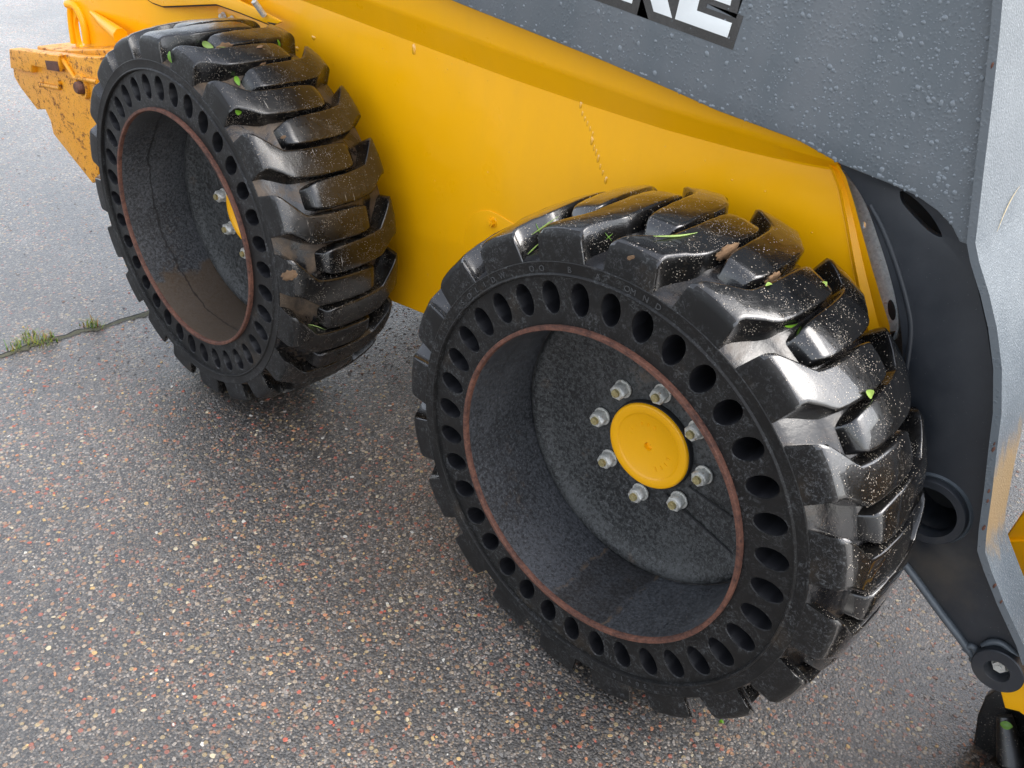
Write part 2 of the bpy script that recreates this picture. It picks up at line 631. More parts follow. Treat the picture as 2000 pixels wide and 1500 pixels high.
def chip_shape(rng):
    n = int(rng.integers(5, 8))
    a = np.sort((np.arange(n) + rng.uniform(-.3, .3, n)) * 2 * np.pi / n)
    r = rng.uniform(.72, 1.1, n)
    el = rng.uniform(.5, .95)
    lo = np.c_[np.cos(a) * r, np.sin(a) * r * el, np.full(n, -.25)]
    hi = np.c_[np.cos(a) * r * .72, np.sin(a) * r * el * .72, rng.uniform(.12, .26, n)]
    V = np.r_[lo, hi]
    F = [(k, (k + 1) % n, n + (k + 1) % n, n + k) for k in range(n)] + [tuple(range(n, 2 * n))]
    return V, F


shapes = [chip_shape(RNG) for _ in range(24)]


def clear_of_tyres(x, y):
    for x0 in (0, XR):
        if abs(x - x0) < .14 and -.03 < y < .28: return False
    return True


# countless small chips: one object
V, F, MI = [], [], []
base = 0
wts = np.array([.55, 1.1, .9, .4, 2.2, 2.2, 1.8, .12, 2.4]); wts /= wts.sum()
for k in range(21000):
    if k < 14500:
        x, y = RNG.uniform(-1.5, .75), RNG.uniform(-.62, 1.0)
    else:
        x, y = RNG.uniform(-3.4, 1.2), RNG.uniform(-.9, 2.2)
    if not clear_of_tyres(x, y): continue
    s = float(np.clip(RNG.lognormal(math.log(.0027), .48), .0011, .0060))
    vv, ff = shapes[RNG.integers(24)]
    a = RNG.uniform(0, 6.283)
    ca, sa = math.cos(a), math.sin(a)
    P = vv * s
    P = np.c_[P[:, 0] * ca - P[:, 1] * sa + x, P[:, 0] * sa + P[:, 1] * ca + y, P[:, 2] + GZ]
    V.append(P)
    F += [tuple(i + base for i in f) for f in ff]
    MI += [int(RNG.choice(9, p=wts))] * len(ff)
    base += len(P)
me = bpy.data.meshes.new("aggregate")
me.from_pydata(np.concatenate(V).tolist(), [], F)
for m in chipm: me.materials.append(m)
me.polygons.foreach_set("material_index", MI)
agg = obj("stone_chips", me, parent=ground)
tag(agg, kind="stuff")
# the 300 biggest stones, one by one
sm = []
for i in range(27):
    vv, ff = shapes[i % 24]
    m = mesh(vv * np.array([1, 1, .8]), ff)
    m.materials.append(chipm[i % 9 if i % 9 != 8 else 3])
    sm.append(m)
cnt = 0
while cnt < 290:
    x, y = RNG.uniform(-1.3, .55), RNG.uniform(-.6, .5)
    if not clear_of_tyres(x, y): continue
    o = bpy.data.objects.new("stone", sm[int(RNG.integers(27))])
    COL.objects.link(o)
    o.parent = ground
    s = float(RNG.uniform(.0045, .0072))
    o.location = (x, y, GZ)
    o.scale = (s, s, s * .8)
    o.rotation_euler = (0, 0, RNG.uniform(0, 6.28))
    cnt += 1

# the crack with mossy lower lip
ck = [(330, 592), (285, 609), (262, 617), (235, 624), (205, 636), (180, 641), (150, 645), (128, 655), (100, 660), (60, 672), (30, 683), (-60, 715)]
P = [UZ(u, v, GZ) for u, v in spl(ck, 5)]
vs, fs = [], []
for i, p in enumerate(P):
    w = .0014 + .0022 * random.random()
    vs += [(p.x - w, p.y, GZ + .0012), (p.x + w, p.y + random.uniform(-.003, .003), GZ + .0012)]
    if i: fs.append((2 * i - 2, 2 * i - 1, 2 * i + 1, 2 * i))
tag(obj("crack", mesh(vs, fs), flat("crack_dark", (.010, .010, .010), .8), parent=ground), kind="structure")
vs, fs = [], []
for i, p in enumerate(P):
    w = .004 + .014 * random.random() * (.4 + .6 * math.sin(i * .7) ** 2)
    vs += [(p.x + .004, p.y, GZ + .0024), (p.x + .009 + w, p.y - .004, GZ + .0018)]
    if i: fs.append((2 * i - 2, 2 * i - 1, 2 * i + 1, 2 * i))
tag(obj("silt", mesh(vs, fs), flat("silt_moss", (.085, .082, .05), .8, bumpsc=500, bumpst=.8, var=.5), parent=ground), kind="stuff")

# ------------------------------------------------------------------ the loader
loader = empty("skid_steer_loader", (-0.4, 0.8, GZ))
tag(loader, "yellow skid steer loader with grey lift arm and black airless tyres on wet asphalt", "loader")
LOFF = Vector((0.4, -0.8, -GZ))       # children are given in world coordinates


def part(name, me, mat, parent=None, **k):
    o = obj(name, me, mat, parent or loader, **k)
    if parent is None or parent == loader:
        o.location = LOFF
    return o


# ---- one wheel, built round its own axle at the origin, near face at y = 0
def rb(y):
    y = min(y, W - y)
    return float(np.interp(y, [0, .01, .025, .045, .07, W / 2], [.3505, .3560, .3610, .3670, .3810, .3870]))


def lug_mesh():
    ys = [0, .0012, .003, .007, .013, .024, .038, .06, .09, .125, .15, .168, .177, .184, .189, .193]
    rt = [.3516, .3830, .3895, .3940, .3972, .4006, .4036, .4072, .4100, .4112, .4105, .4090, .4070, .4025, .390, .372]
    ysd = sorted(set(ys + [.0005, .0050, .0095, .018, .030, .046, .053, .075, .107, .14]))
    rt = np.interp(ysd, ys, rt)
    ky = [0, .010, .018, .030, .052, .064, .10, .150, .172, .193]
    lo = np.interp(ysd, ky, [-5.9, -5.9, -6.2, -7.4, -10.0, -10.6, -11.1, -11.2, -10.9, -9.6])
    hi = np.interp(ysd, ky, [5.2, 4.7, 3.9, 1.8, -2.2, -2.9, -3.4, -3.6, -3.9, -4.9])
    vs = []
    ymap = lambda y: y if y < .03 else .03 + (y - .03) * 1.085
    fr = [0, 0, .0, .035, .09, .3, .5, .7, .91, .965, 1.0, 1, 1]
    for j, y in enumerate(ysd):
        d = float(np.interp(y, [0, .004, .02, .05, .19], [.9, 1.1, 1.2, .7, .5]))
        y = ymap(y)
        b = rb(y) - .003
        r = rt[j]
        h = max(r - b, .001)
        e = min(.0030, h * .5)
        prof = [b, b + (h - e) * .5, r - e, r - e * .35, r - .0004, r, r, r, r - .0004, r - e * .35, r - e, b + (h - e) * .5, b]
        dd = [-d, -d * .55, -.1, 0, 0, 0, 0, 0, 0, 0, .1, d * .55, d]
        for k in range(13):
            a = math.radians(lo[j] + (hi[j] - lo[j]) * fr[k] + dd[k])
            vs.append((prof[k] * math.sin(a) * 1.0, y, prof[k] * math.cos(a)))
    # angle is measured from +z here, increasing towards +x; flipped below
    vs = [(-x, y, z) for x, y, z in vs]
    fs = []
    n = 13
    for j in range(len(ysd) - 1):
        for k in range(n - 1):
            fs.append((j * n + k, j * n + k + 1, (j + 1) * n + k + 1, (j + 1) * n + k))
    fs.append(tuple(range(n)))
    fs.append(tuple((len(ysd) - 1) * n + k for k in range(n)))
    me = mesh(vs, fs)
    # slight unevenness of moulded rubber
    for v in me.vertices:
        q = v.co
        w = math.sin(q.x * 160 + q.y * 90) * math.cos(q.y * 140 - q.x * 60) * .0007
        v.co.z += w
    return sharpen(me, 48)


def mirrored(me):
    m = me.copy()
    for v in m.vertices: v.co.y = W - v.co.y
    m.flip_normals()
    return m


LUG_N = lug_mesh()
LUG_F = mirrored(LUG_N)


def sidewall_mesh(phase):
    """ring r .2575..  with 36 oval bores"""
    r0, r1, rc = .2575, .3290, .2970
    A, B = .0240, .0156         # radial and tangential half axes
    yf = .0045
    vs, fs = [], []
    half = math.radians(5)
    for s in range(36):
        ac = math.radians(phase + 10 * s)
        bpts = []
        n = 6
        for k in range(n): bpts.append((r0, -half + 2 * half * k / n))
        for k in range(n): bpts.append((r0 + (r1 - r0) * k / n, half))
        for k in range(n): bpts.append((r1, half - 2 * half * k / n))
        for k in range(n): bpts.append((r1 - (r1 - r0) * k / n, -half))
        N = len(bpts)
        base = len(vs)
        hp = []
        for r, a in bpts:
            th = math.atan2((r - rc) / A, a * rc / B)
            hp.append((rc + A * math.sin(th), B * math.cos(th) / rc))

        def add(r, a, y):
            vs.append((r * math.cos(ac + a), y, r * math.sin(ac + a)))
        for r, a in bpts: add(r, a, yf)
        for r, a in hp: add(rc + (r - rc) * 1.06, a * 1.06, yf)
        for r, a in hp: add(r, a, yf + .0015)
        for r, a in hp: add(rc + (r - rc) * .96, a * .96, yf + .10)
        for L in range(3):
            for k in range(N):
                l = (k + 1) % N
                fs.append((base + L * N + k, base + L * N + l, base + (L + 1) * N + l, base + (L + 1) * N + k))
        fs.append(tuple(base + 3 * N + k for k in range(N)))
    me = mesh(vs, fs)
    me = sharpen(me, 32)
    me.materials.append(SIDE)
    me.materials.append(HOLE)
    for p in me.polygons:
        if p.center.y > yf + .004: p.material_index = 1
    return me


def nut_mesh():
    bm = bmesh.new()
    def prism(r, y0, y1, n, rot=0, top=None):
        top = top or r
        lo = [bm.verts.new((r * math.cos(rot + 2 * math.pi * k / n), y0, r * math.sin(rot + 2 * math.pi * k / n))) for k in range(n)]
        hi = [bm.verts.new((top * math.cos(rot + 2 * math.pi * k / n), y1, top * math.sin(rot + 2 * math.pi * k / n))) for k in range(n)]
        for k in range(n):
            l = (k + 1) % n
            bm.faces.new((lo[k], lo[l], hi[l], hi[k]))
        bm.faces.new(hi)
    prism(.0158, 0, -.0025, 20)
    prism(.0134, -.0025, -.0185, 6)
    prism(.0134, -.0185, -.0200, 6, top=.0118)
    m = bpy.data.meshes.new("nut"); bm.to_mesh(m); bm.free()
    sharpen(m, 25)
    b2 = bmesh.new()
    bm = b2
    prism(.0072, -.0185, -.0245, 14, top=.0066)
    s = bpy.data.meshes.new("stud"); b2.to_mesh(s); b2.free()
    return m, sharpen(s, 30)


NUT, STUD = nut_mesh()
TXT_MAT = flat("raised_rubber_lettering", (.045, .046, .047), .45)


def curved_text(s, r, a_mid, size, y, dang):
    """raised characters on a circle of the sidewall"""
    out = []
    n = len(s)
    for i, ch in enumerate(s):
        if ch == ' ': continue
        fc = bpy.data.curves.new("t", 'FONT')
        fc.body = ch
        fc.size = size
        fc.extrude = .0006
        fc.align_x = 'CENTER'
        o = bpy.data.objects.new("t", fc)
        m = bpy.data.meshes.new_from_object(o)
        bpy.data.objects.remove(o)
        a = math.radians(a_mid + dang * ((n - 1) / 2 - i))
        m.transform(Matrix.Translation((r * math.cos(a), y, r * math.sin(a))) @ Matrix.Rotation(-(a - math.pi / 2), 4, 'Y') @ Matrix.Rotation(math.pi / 2, 4, 'X'))
        out.append(m)
    return out


def make_wheel(x, holephase, lugphase, treadm, carcm, nutphase, dirty, text):
    wheel = empty("wheel", Vector((x, 0, 0)) + LOFF, loader)
    sub = lambda name, me, mat=None, **k: obj(name, me, mat, wheel, **k)
    # carcass and shoulder
    hh = [.0, .004, .010, .02, .03, .045, .058, .07, .10]
    ys = hh + [W / 2] + [W - q_ for q_ in reversed(hh)]
    tc = lathe([(.3505, .0004)] + [(rb(y), y) for y in ys[1:]] + [(.30, W), (.2575, W)], 160)
    sub("tyre_carcass", tc, carcm)
    sub("tyre_sidewall", sidewall_mesh(holephase))
    # raised band round the bores: outer lip, flat band, inner bead
    band = lathe([(.3290, .0046), (.3294, -.0002), (.3302, -.0022), (.3316, -.0026), (.3330, -.0016), (.3342, .0000),
                  (.3480, -.0006), (.3496, -.0010), (.3508, -.0002), (.3512, .0020), (.3505, .0045)], 180, deg=40)
    sub("sidewall_band", band, SIDE)
    if text:
        for (s, am, da) in text:
            for lm_ in curved_text(s, .3365, am, .012, -.0006, da): sub("letter", lm_, TXT_MAT)
    # rim: rusty edge, barrel, disc
    sub("rim_edge", lathe([(.2574, .006), (.2574, -.0028), (.2566, -.0040), (.2516, -.0040), (.2506, -.0026), (.2502, .004)], 160, deg=40), RUST)
    bar = lathe([(.2504, .0010), (.2503, .02), (.2503, .06), (.2506, .10), (.2512, .150), (.2520, .166), (.2520, .25)], 160)
    rim = sub("rim", bar, BARREL_R if dirty else BARREL)
    disc = lathe([(.2515, .164), (.2480, .1600), (.2440, .1545), (.2380, .1530), (.2290, .1560), (.2180, .1620), (.200, .1665),
                  (.150, .1700), (.100, .1712), (.0005, .1712)], 128, deg=60)
    obj("disc", disc, DISC, wheel)
    # weld seam along the bottom of the barrel and two pressed lines in the disc
    if not dirty:
        for (a, b) in (((1300, 965), (1432, 1082)), ((1345, 950), (1430, 1010))):
            p, q = UY(*a, .1690), UY(*b, .1645)
            sub("pressed_line", tube([p, p.lerp(q, .5), q], .0016, 6), DARKHOLE)
    # hub cap
    cap = lathe([(.0752, .1712), (.0752, .1600), (.0740, .1570), (.0715, .1560), (.0600, .1560), (.0580, .1575), (.0560, .1590),
                 (.0075, .1590), (.0068, .1600), (.0060, .1650), (.0005, .1655)], 96, deg=50)
    collar = lathe([(.0775, .1712), (.0775, .1625), (.0768, .1612), (.0745, .1610)], 72)
    sub("hub_collar", collar, DARKHOLE)
    sub("hub_cap", cap, YEL)
    capt = []
    for (s, am) in (("1-800", 120), ("LIFE", 330)):
        for lm_ in curved_text(s, .036, am, .010, .1589, 18): sub("letter", lm_, YEL)
    for k in range(8):
        a = math.radians(nutphase + 45 * k)
        n_ = sub("lug_nut", NUT, None, loc=(.1005 * math.cos(a), .1690, .1005 * math.sin(a)))
        n_.rotation_euler = (0, random.uniform(0, 1), 0)
        s_ = sub("wheel_stud", STUD, None, loc=(.1005 * math.cos(a), .1690, .1005 * math.sin(a)))
    # tread lugs
    for k in range(20):
        for (mm, off) in ((0, 0), (1, 9)):
            me = LUGS[treadm.name][mm]
            o = sub("tread_lug", me)
            wnm = o.modifiers.new("w", 'WEIGHTED_NORMAL')
            wnm.keep_sharp = True
            wnm.weight = 80
            o.rotation_euler = (0, -math.radians(lugphase + off + 18 * k - 90) + random.uniform(-.003, .003), 0)
    return wheel


NUT.materials.append(STEEL)
STUD.materials.append(BRASS)
LUGS = {}
for mt in (TREAD_F, TREAD_R):
    a, b = LUG_N.copy(), LUG_F.copy()
    for q_, sg in ((a, -1), (b, 1)):
        q_.materials.append(mt); q_.materials.append(SIDE)
        for p_ in q_.polygons:
            if p_.normal.y * sg > .72 and (p_.center.y < .02 or p_.center.y > W - .02): p_.material_index = 1
    LUGS[mt.name] = (a, b)

wf = make_wheel(0.0, 3.18, 0.0, TREAD_F, CARC_F, 0.0, False,
                (("SOLIDW", 136, 3.6), ("OO", 115, 3.2), ("B A O", 97, 4.0), ("MND", 84, 3.4), ("30x10", -65, 2.6)))
wf["label"] = "glossy wet front wheel with yellow hub cap"
wr = make_wheel(XR, 5.37, 7.0, TREAD_R, CARC_R, -5.0, True, None)
wr["label"] = "dusty scratched rear wheel"

# ---- body side
YB = .33


def bodyline(z0, l): return l


pb = lambda l, y=YB: pix(l, y)
L1 = [(1602, 305), (1622, 330), (1638, 372), (1650, 430), (1664, 510), (1678, 580), (1690, 640), (1694, 657)]
bottom = [(1540, 657), (1400, 700), (1200, 720), (1000, 660), (825, 612), (770, 590), (640, 545), (500, 490)]
low = pb([(470, -140), (640, -60)]) if False else None
zt = .4385
xl = UY(425, 20, YB).x
# main panel, as a closed body going back across the machine
body_out = pb(L1)[2:] + pb(bottom) + [(xl, -.10), (xl, zt + .0), (UY(1625, 335, YB).x, .458)]
obj_body = part("body", plate(body_out, YB, 1.15, bev=.002), YEL)


def strip(polys, name, mat, parent=None):
    vs, fs = [], []
    for q in polys:
        b = len(vs)
        vs += q
        fs.append(tuple(range(b, b + len(q))))
    return part(name, sharpen(mesh(vs, fs), 25), mat, parent)


# the sloping ledge and the upper side sheet, which stands proud of the main panel
ztop = lambda x: float(np.interp(x, [-1.6, -1.1, -.8, -.51, -.35, -.18, -.05, .05, .11], [.449, .445, .439, .434, .4345, .438, .4455, .4545, .463]))
zup = lambda x: float(np.interp(x, [-1.6, -.87, -.52, -.19, .04, .11], [.494, .490, .480, .474, .478, .481]))
xs = [xl, -1.3, -1.1, -.95, -.8, -.65, -.51, -.42, -.35, -.26, -.18, -.11, -.05, .0, .05, .08, .107]
vs, fs = [], []
rows = []
for x in xs:
    zb = ztop(x)
    rows.append([(x, YB + .003, zb - .012), (x, YB - .0015, zb), (x, YB - .020, zup(x) - .006), (x, YB - .0225, zup(x)), (x, YB - .0235, zup(x) + .006), (x, YB - .024, zup(x) + .10), (x, YB - .024, .95), (x, YB + .10, .95)])
for r in rows: vs += r
n = len(rows[0])
for i in range(len(rows) - 1):
    for k in range(n - 1):
        fs.append((i * n + k, (i + 1) * n + k, (i + 1) * n + k + 1, i * n + k + 1))
part("upper_side_panel", sharpen(mesh(vs, fs), 19), YEL)
part("upper_body", box(xl, .09, YB + .03, YB + 1.1, .40, .95), YEL)

part("cab", plate([(-1.35, .95), (.12, .95), (.22, 1.25), (.10, 2.05), (-1.05, 2.08), (-1.30, 1.6)], .42, .95, bev=.03), DARKHOLE)
# front edge flange of the body side: folded strip with a crease
L2 = [(1634, 315), (1652, 345), (1668, 395), (1684, 455), (1702, 520), (1720, 580), (1738, 637), (1738, 655)]
Lm = [((a[0] + b[0]) / 2 + 3, (a[1] + b[1]) / 2) for a, b in zip(L1, L2)]
Lb = [(a[0] + 5, a[1]) for a in L1]
vs, fs = [], []
cols = [(L1, YB - .001), (Lb, YB - .011), (Lm, YB - .006), (L2, YB - .018), (L2, YB - .012)]
N8 = len(L1)
for l, y in cols:
    for (u, v) in l:
        p = UY(u, v, y if l is not L2 or y < YB else YB - .018)
        vs.append((p.x, y, p.z))
for c in range(len(cols) - 1):
    for i in range(N8 - 1):
        fs.append((c * N8 + i, c * N8 + i + 1, (c + 1) * N8 + i + 1, (c + 1) * N8 + i))
part("front_edge_flange", sharpen(mesh(vs, fs), 12), YEL)
# dark lower closing edge
part("lower_edge_lip", plate(pb([(1560, 660), (1694, 657), (1742, 652), (1736, 668), (1690, 672), (1560, 690)], YB), YB - .006, .02), DARKHOLE)
# little stamped rectangle
rc = [(1683, 612), (1687, 612), (1692, 632), (1688, 634)]
part("stamp", join([tube([UY(*rc[i], YB - .0005), UY(*rc[(i + 1) % 4], YB - .0005)], .0007, 5) for i in range(4)]), DARKHOLE)

# pale galvanised plate in the gap
pg = spl([(1640, 330), (1656, 350), (1679, 376), (1706, 436), (1730, 505), (1751, 595), (1755, 640), (1749, 663)], 4) + [(1735, 668), (1700, 560), (1660, 400)]
hole1 = [(1687 + 4 * math.cos(a), 440 + 7 * math.sin(a)) for a in np.linspace(0, 2 * math.pi, 10, endpoint=False)]
part("gap_plate", plate(pix(pg, .345), .345, .008, holes=[pix(hole1, .345)]), PALE)
part("gap_plate_slot", plate(pix([(1741 + 7 * math.cos(a) + 3 * math.sin(a), 606 + 20 * math.sin(a)) for a in np.linspace(0, 2 * math.pi, 16, endpoint=False)], .343), .343, .002, bev=.0004), DARKHOLE)

# small cover plate and its flanged bolt
cv = spl([(905, 520), (906, 495), (911, 447), (924, 420), (942, 411), (966, 414), (1010, 440), (1080, 475)], 4) + [(1080, 560), (905, 560)]
part("cover_plate", plate(pb(cv), YB - .0022, .004, bev=.0009), YEL)


def bolt(u, v, y, r, mat, parent=None, length=.008):
    bm = bmesh.new()
    def prism(r, y0, y1, n, top=None):
        top = top or r
        lo = [bm.verts.new((r * math.cos(2 * math.pi * k / n), y0, r * math.sin(2 * math.pi * k / n))) for k in range(n)]
        hi = [bm.verts.new((top * math.cos(2 * math.pi * k / n), y1, top * math.sin(2 * math.pi * k / n))) for k in range(n)]
        for k in range(n):
            l = (k + 1) % n
            bm.faces.new((lo[k], lo[l], hi[l], hi[k]))
        bm.faces.new(hi)
    prism(r * 1.35, 0, -.0015, 24, r * 1.25)
    prism(r, -.0015, -.0015 - length, 6, r * .96)
    prism(r * .45, -.0015 - length, -.0035 - length, 12)
    m = bpy.data.meshes.new("bolt"); bm.to_mesh(m); bm.free()
    p = UY(u, v, y)
    o = part("bolt", sharpen(m, 25), mat, parent)
    o.location = p + LOFF
    return o


bolt(962, 434, YB - .0022, .0085, YEL)
# water drops and runs on the yellow side
def dome_mesh(items, y, seed=3, flat_=.35):
    """items: (x,z,rx,rz) ; low domes standing on the plane y, facing -y"""
    rng = np.random.default_rng(seed)
    n = 9
    V, F = [], []
    b = 0
    for (x, z, rx, rz) in items:
        a = np.arange(n) * 2 * np.pi / n
        wob = rng.uniform(.8, 1.15, n)
        for s, h in ((1.0, .02), (.86, .55), (.5, .92)):
            for k in range(n):
                V.append((x + rx * s * wob[k] * math.cos(a[k]), y - min(rx, rz) * flat_ * h * 1.5 + .0002, z + rz * s * wob[k] * math.sin(a[k])))
        V.append((x, y - min(rx, rz) * flat_ * 1.5, z))
        for L in range(2):
            for k in range(n):
                l = (k + 1) % n
                F.append((b + L * n + k, b + L * n + l, b + (L + 1) * n + l, b + (L + 1) * n + k))
        for k in range(n): F.append((b + 2 * n + k, b + 2 * n + (k + 1) % n, b + 3 * n))
        b += 3 * n + 1
    return sharpen(mesh(V, F), 70)


it = []
def addrun(pts, rs):
    for (u, v), (rx, rz) in zip(pts, rs):
        p = UY(u, v, YB - .0005)
        it.append((p.x, p.z, rx, rz))
addrun([(808, 97), (1134, 205), (1156, 275), (1168, 310), (1183, 352), (612, 74), (580, 95)],
       [(.006, .011), (.003, .007), (.0035, .008), (.003, .008), (.0035, .007), (.007, .005), (.006, .005)])
for k in range(5):
    addrun([(1137 + k * 5, 222 + k * 10)], [(.0016, .005)])
addrun([(1160, 290), (1164, 298), (1172, 326), (1177, 338)], [(.0018, .006)] * 4)
for k in range(70):
    addrun([(random.uniform(620, 1600), random.uniform(60, 560))], [(random.uniform(.0006, .0014),) * 2])
tag(part("water_drops", dome_mesh(it, YB - .0002, flat_=.28), YDROP), kind="stuff")

# ---- rear quarter: skirt that swings out behind the rear wheel
ya, yb2 = YB, .24
A0, A1 = UY(423, 20, ya), UY(128, 0, yb2)
def onpanel(u, v):
    """point of the vertical plane through the panel's two ends"""
    dx, dy = A1.x - A0.x, A1.y - A0.y
    nrm = Vector((dy, -dx, 0))
    d = ray(u, v)
    return CAM + d * ((nrm.dot(A0 - CAM)) / nrm.dot(d))
PN = Vector((A1.y - A0.y, -(A1.x - A0.x), 0)).normalized()
if PN.y > 0: PN = -PN


def panelpoly(l, off=0.0, th=.012, holes=()):
    tdir = Vector((A1.x - A0.x, A1.y - A0.y, 0)).normalized()
    def loc(u, v):
        p = onpanel(u, v) - A0
        return (p.dot(tdir), p.z)
    me = plate([loc(*p) for p in l], 0, th, holes=[[loc(*p) for p in h] for h in holes], bev=.0012)
    # local x -> tdir, y -> away from viewer, z -> up
    Mx = Matrix(((tdir.x, -PN.x, 0, A0.x + PN.x * off), (tdir.y, -PN.y, 0, A0.y + PN.y * off), (0, 0, 1, A0.z), (0, 0, 0, 1)))
    me.transform(Mx)
    return sharpen(me, 40)


eye = spl([(150, 30), (146, 45), (152, 80), (158, 92), (166, 84), (164, 60), (157, 38)], 3)[:-1]
part("rear_skirt", panelpoly([(132, -80), (423, -80), (430, 20), (432, 130), (300, 150), (150, 130), (147, 86), (130, 0)], holes=[eye]), YEL)
# raised rim round the eye
er = [(134, 8), (140, 8), (150, 12), (160, 28), (168, 52), (173, 84)]
part("eye_rim", tube([onpanel(u, v) + PN * .004 for u, v in spl(er, 4)], .011, 8), YEL)
part("eye_rim", tube([onpanel(u, v) + PN * .002 for u, v in spl([(138, 14), (139, 40), (145, 84)], 4)], .008, 8), YEL)
# tapering gusset
g = [onpanel(181, 22), onpanel(190, 24), onpanel(262, 56), onpanel(300, 90), onpanel(225, 82)]
vs = [g[0] + PN * .002, g[1] + PN * .012, g[2] + PN * .05, g[3] + PN * .05, g[4] + PN * .004]
gm = mesh([*vs, onpanel(262, 60) , onpanel(240, 62)], [(0, 1, 2, 3, 4)])
part("gusset", tube([onpanel(183, 24) + PN * .006, onpanel(215, 42) + PN * .02, onpanel(262, 66) + PN * .04], [.006, .014, .020], 8), YEL)
# upper rear sheet above the dark seam
seam = [(275, -12), (300, 5), (320, 12), (425, 8), (470, 24), (535, 50), (545, 54)]
part("rear_upper_panel", plate(pb([(262, -60)] + seam[:-1] + [(553, 42), (505, 18), (455, -6), (440, -60)], YB - .036), YB - .040, .006, bev=.0012), YEL)
part("panel_seam", tube([UY(u, v + 1.2, YB - .036) for u, v in seam[:-1]], .0022, 6), DARKHOLE)
part("notch", plate(pb([(522, 43), (540, 46), (531, 52)], YB - .041), YB - .0415, .002, bev=.0003), DARKHOLE)
for (u, v) in ((437, 33), (454, 40)): bolt(u, v, YB - .002, .0085, STEEL)
p = UY(516, 30, YB - .045)
part("studbolt", tube([p, p + Vector((-.002, -.022, .030))], .0065, 10), STEEL).location = LOFF

# ---- rusty rear counterweight block
blk = empty("counterweight", LOFF, loader)
blk["label"] = "chipped yellow paint over rust"
YC = .125
top = [(20, 95), (27, 150), (40, 172), (72, 214), (88, 214), (98, 236), (104, 262), (180, 358), (192, 352), (197, 250), (200, 112), (152, 110), (118, 106), (65, 100)]
obj("block_body", plate(pix(top, YC), YC, .030, bev=.004), RUSTY, blk)
obj("rear_slab", plate(pix([(72, 90), (76, 150), (205, 200), (222, 96), (108, 98)], .175), .175, .16, bev=.004), RUSTY, blk)
lip = [(20, 95), (23, 133), (64, 142), (64, 128), (118, 140), (118, 108), (65, 100)]
obj("raised_slab", plate(pix(lip, YC - .012), YC - .016, .026, bev=.004), RUSTY, blk)
obj("pin_boss", lathe([(.0005, -.022), (.012, -.022), (.015, -.018), (.017, .002)], 20), RUST, blk, loc=UY(164, 170, YC))
obj("boss_ring", lathe([(.022, -.004), (.024, -.009), (.030, -.009), (.032, .001)], 28), RUSTY, blk, loc=UY(164, 168, YC))
obj("pocket", plate(pix([(88, 118), (112, 120), (116, 140), (92, 136)], YC - .0165), YC - .0172, .002, bev=.0005), RUST, blk)
obj("rib", tube([UY(80, 165, YC - .002), UY(117, 172, YC - .002), UY(118, 160, YC - .002)], .006, 8), RUSTY, blk)
obj("rib", tube([UY(118, 108, YC - .004), UY(146, 152, YC - .004), UY(190, 160, YC - .004)], .006, 8), RUSTY, blk)

# ---- lift arm: upper wet plate
YA = .262
lowedge = [(700, -85), (880, 0), (1060, 72), (1180, 120), (1320, 180), (1400, 216), (1560, 275), (1640, 320), (1745, 362), (1790, 383), (1830, 411), (1858, 440), (1874, 472), (1890, 478)]
rightedge = [(1893, 474), (1906, 360), (1920, 230), (1932, 100), (1941, 0), (1952, -140)]
arm = part("lift_arm_plate", plate(pix(lowedge + rightedge + [(1930, -330), (1500, -520), (100, -700), (80, -330)], YA), YA, .012, bev=.0012), GREY_LIT)
arm["label"] = "grey upper arm plate beaded with rain"
# lower arm plate behind it, same grey darkened in colour for its shade
YD = .285
darkout = spl([(1600, 250), (1640, 322), (1662, 352), (1690, 398), (1712, 458), (1735, 530), (1752, 600), (1762, 680), (1760, 800), (1730, 950), (1725, 1040), (1762, 1095)], 4)
darkout += [(1840, 1195), (1902, 1284), (1990, 1335), (1999, 1268), (1960, 1178), (1914, 1068), (1917, 1020), (1932, 900), (1941, 820), (1940, 720), (1928, 640), (1905, 540), (1893, 478), (1905, 300), (1800, 200)]
slot = spl([(1757, 376), (1764, 374), (1790, 392), (1820, 425), (1840, 463), (1812, 450), (1775, 412), (1760, 392), (1757, 376)], 3)[:-1]
bc = Vector((.3955, 0, .0600))
boreh = [(bc.x + .0385 * math.cos(a), bc.z + .0385 * math.sin(a)) for a in np.linspace(0, 2 * math.pi, 48, endpoint=False)]
dk = part("lower_arm_plate", plate(pix(darkout, YD), YD, .012, holes=[pix(slot, YD), boreh], bev=.001), GREY_SHADE)
part("inner_arm_plate", plate(pix(darkout, YD + .075), YD + .075, .010, bev=.001), DARKHOLE)
# tube boss
part("tube_boss", lathe([(.0385, .09), (.0385, -.012), (.0395, -.0140), (.0500, -.0140), (.0515, -.012), (.0520, .002), (.0540, .0035)], 80, deg=40), GREY_SHADE).location = Vector((bc.x, YD, bc.z)) + LOFF
part("weld_bead", lathe([(.0515, -.002), (.0545, -.0035), (.0570, .001)], 80), WELD).location = Vector((bc.x, YD - .0003, bc.z)) + LOFF
# pivot
pc = Vector((.5655, YD - .004, -.1255))
part("pivot_boss", lathe([(.0165, .06), (.0165, -.014), (.0175, -.0155), (.0335, -.0155), (.0350, -.014), (.0350, .03)], 64, deg=40), GREY_SHADE).location = pc + LOFF
bo = bolt(1950, 1297, YD + .0, .0098, STEEL)
bo.location = pc + Vector((0, .004, 0)) + LOFF
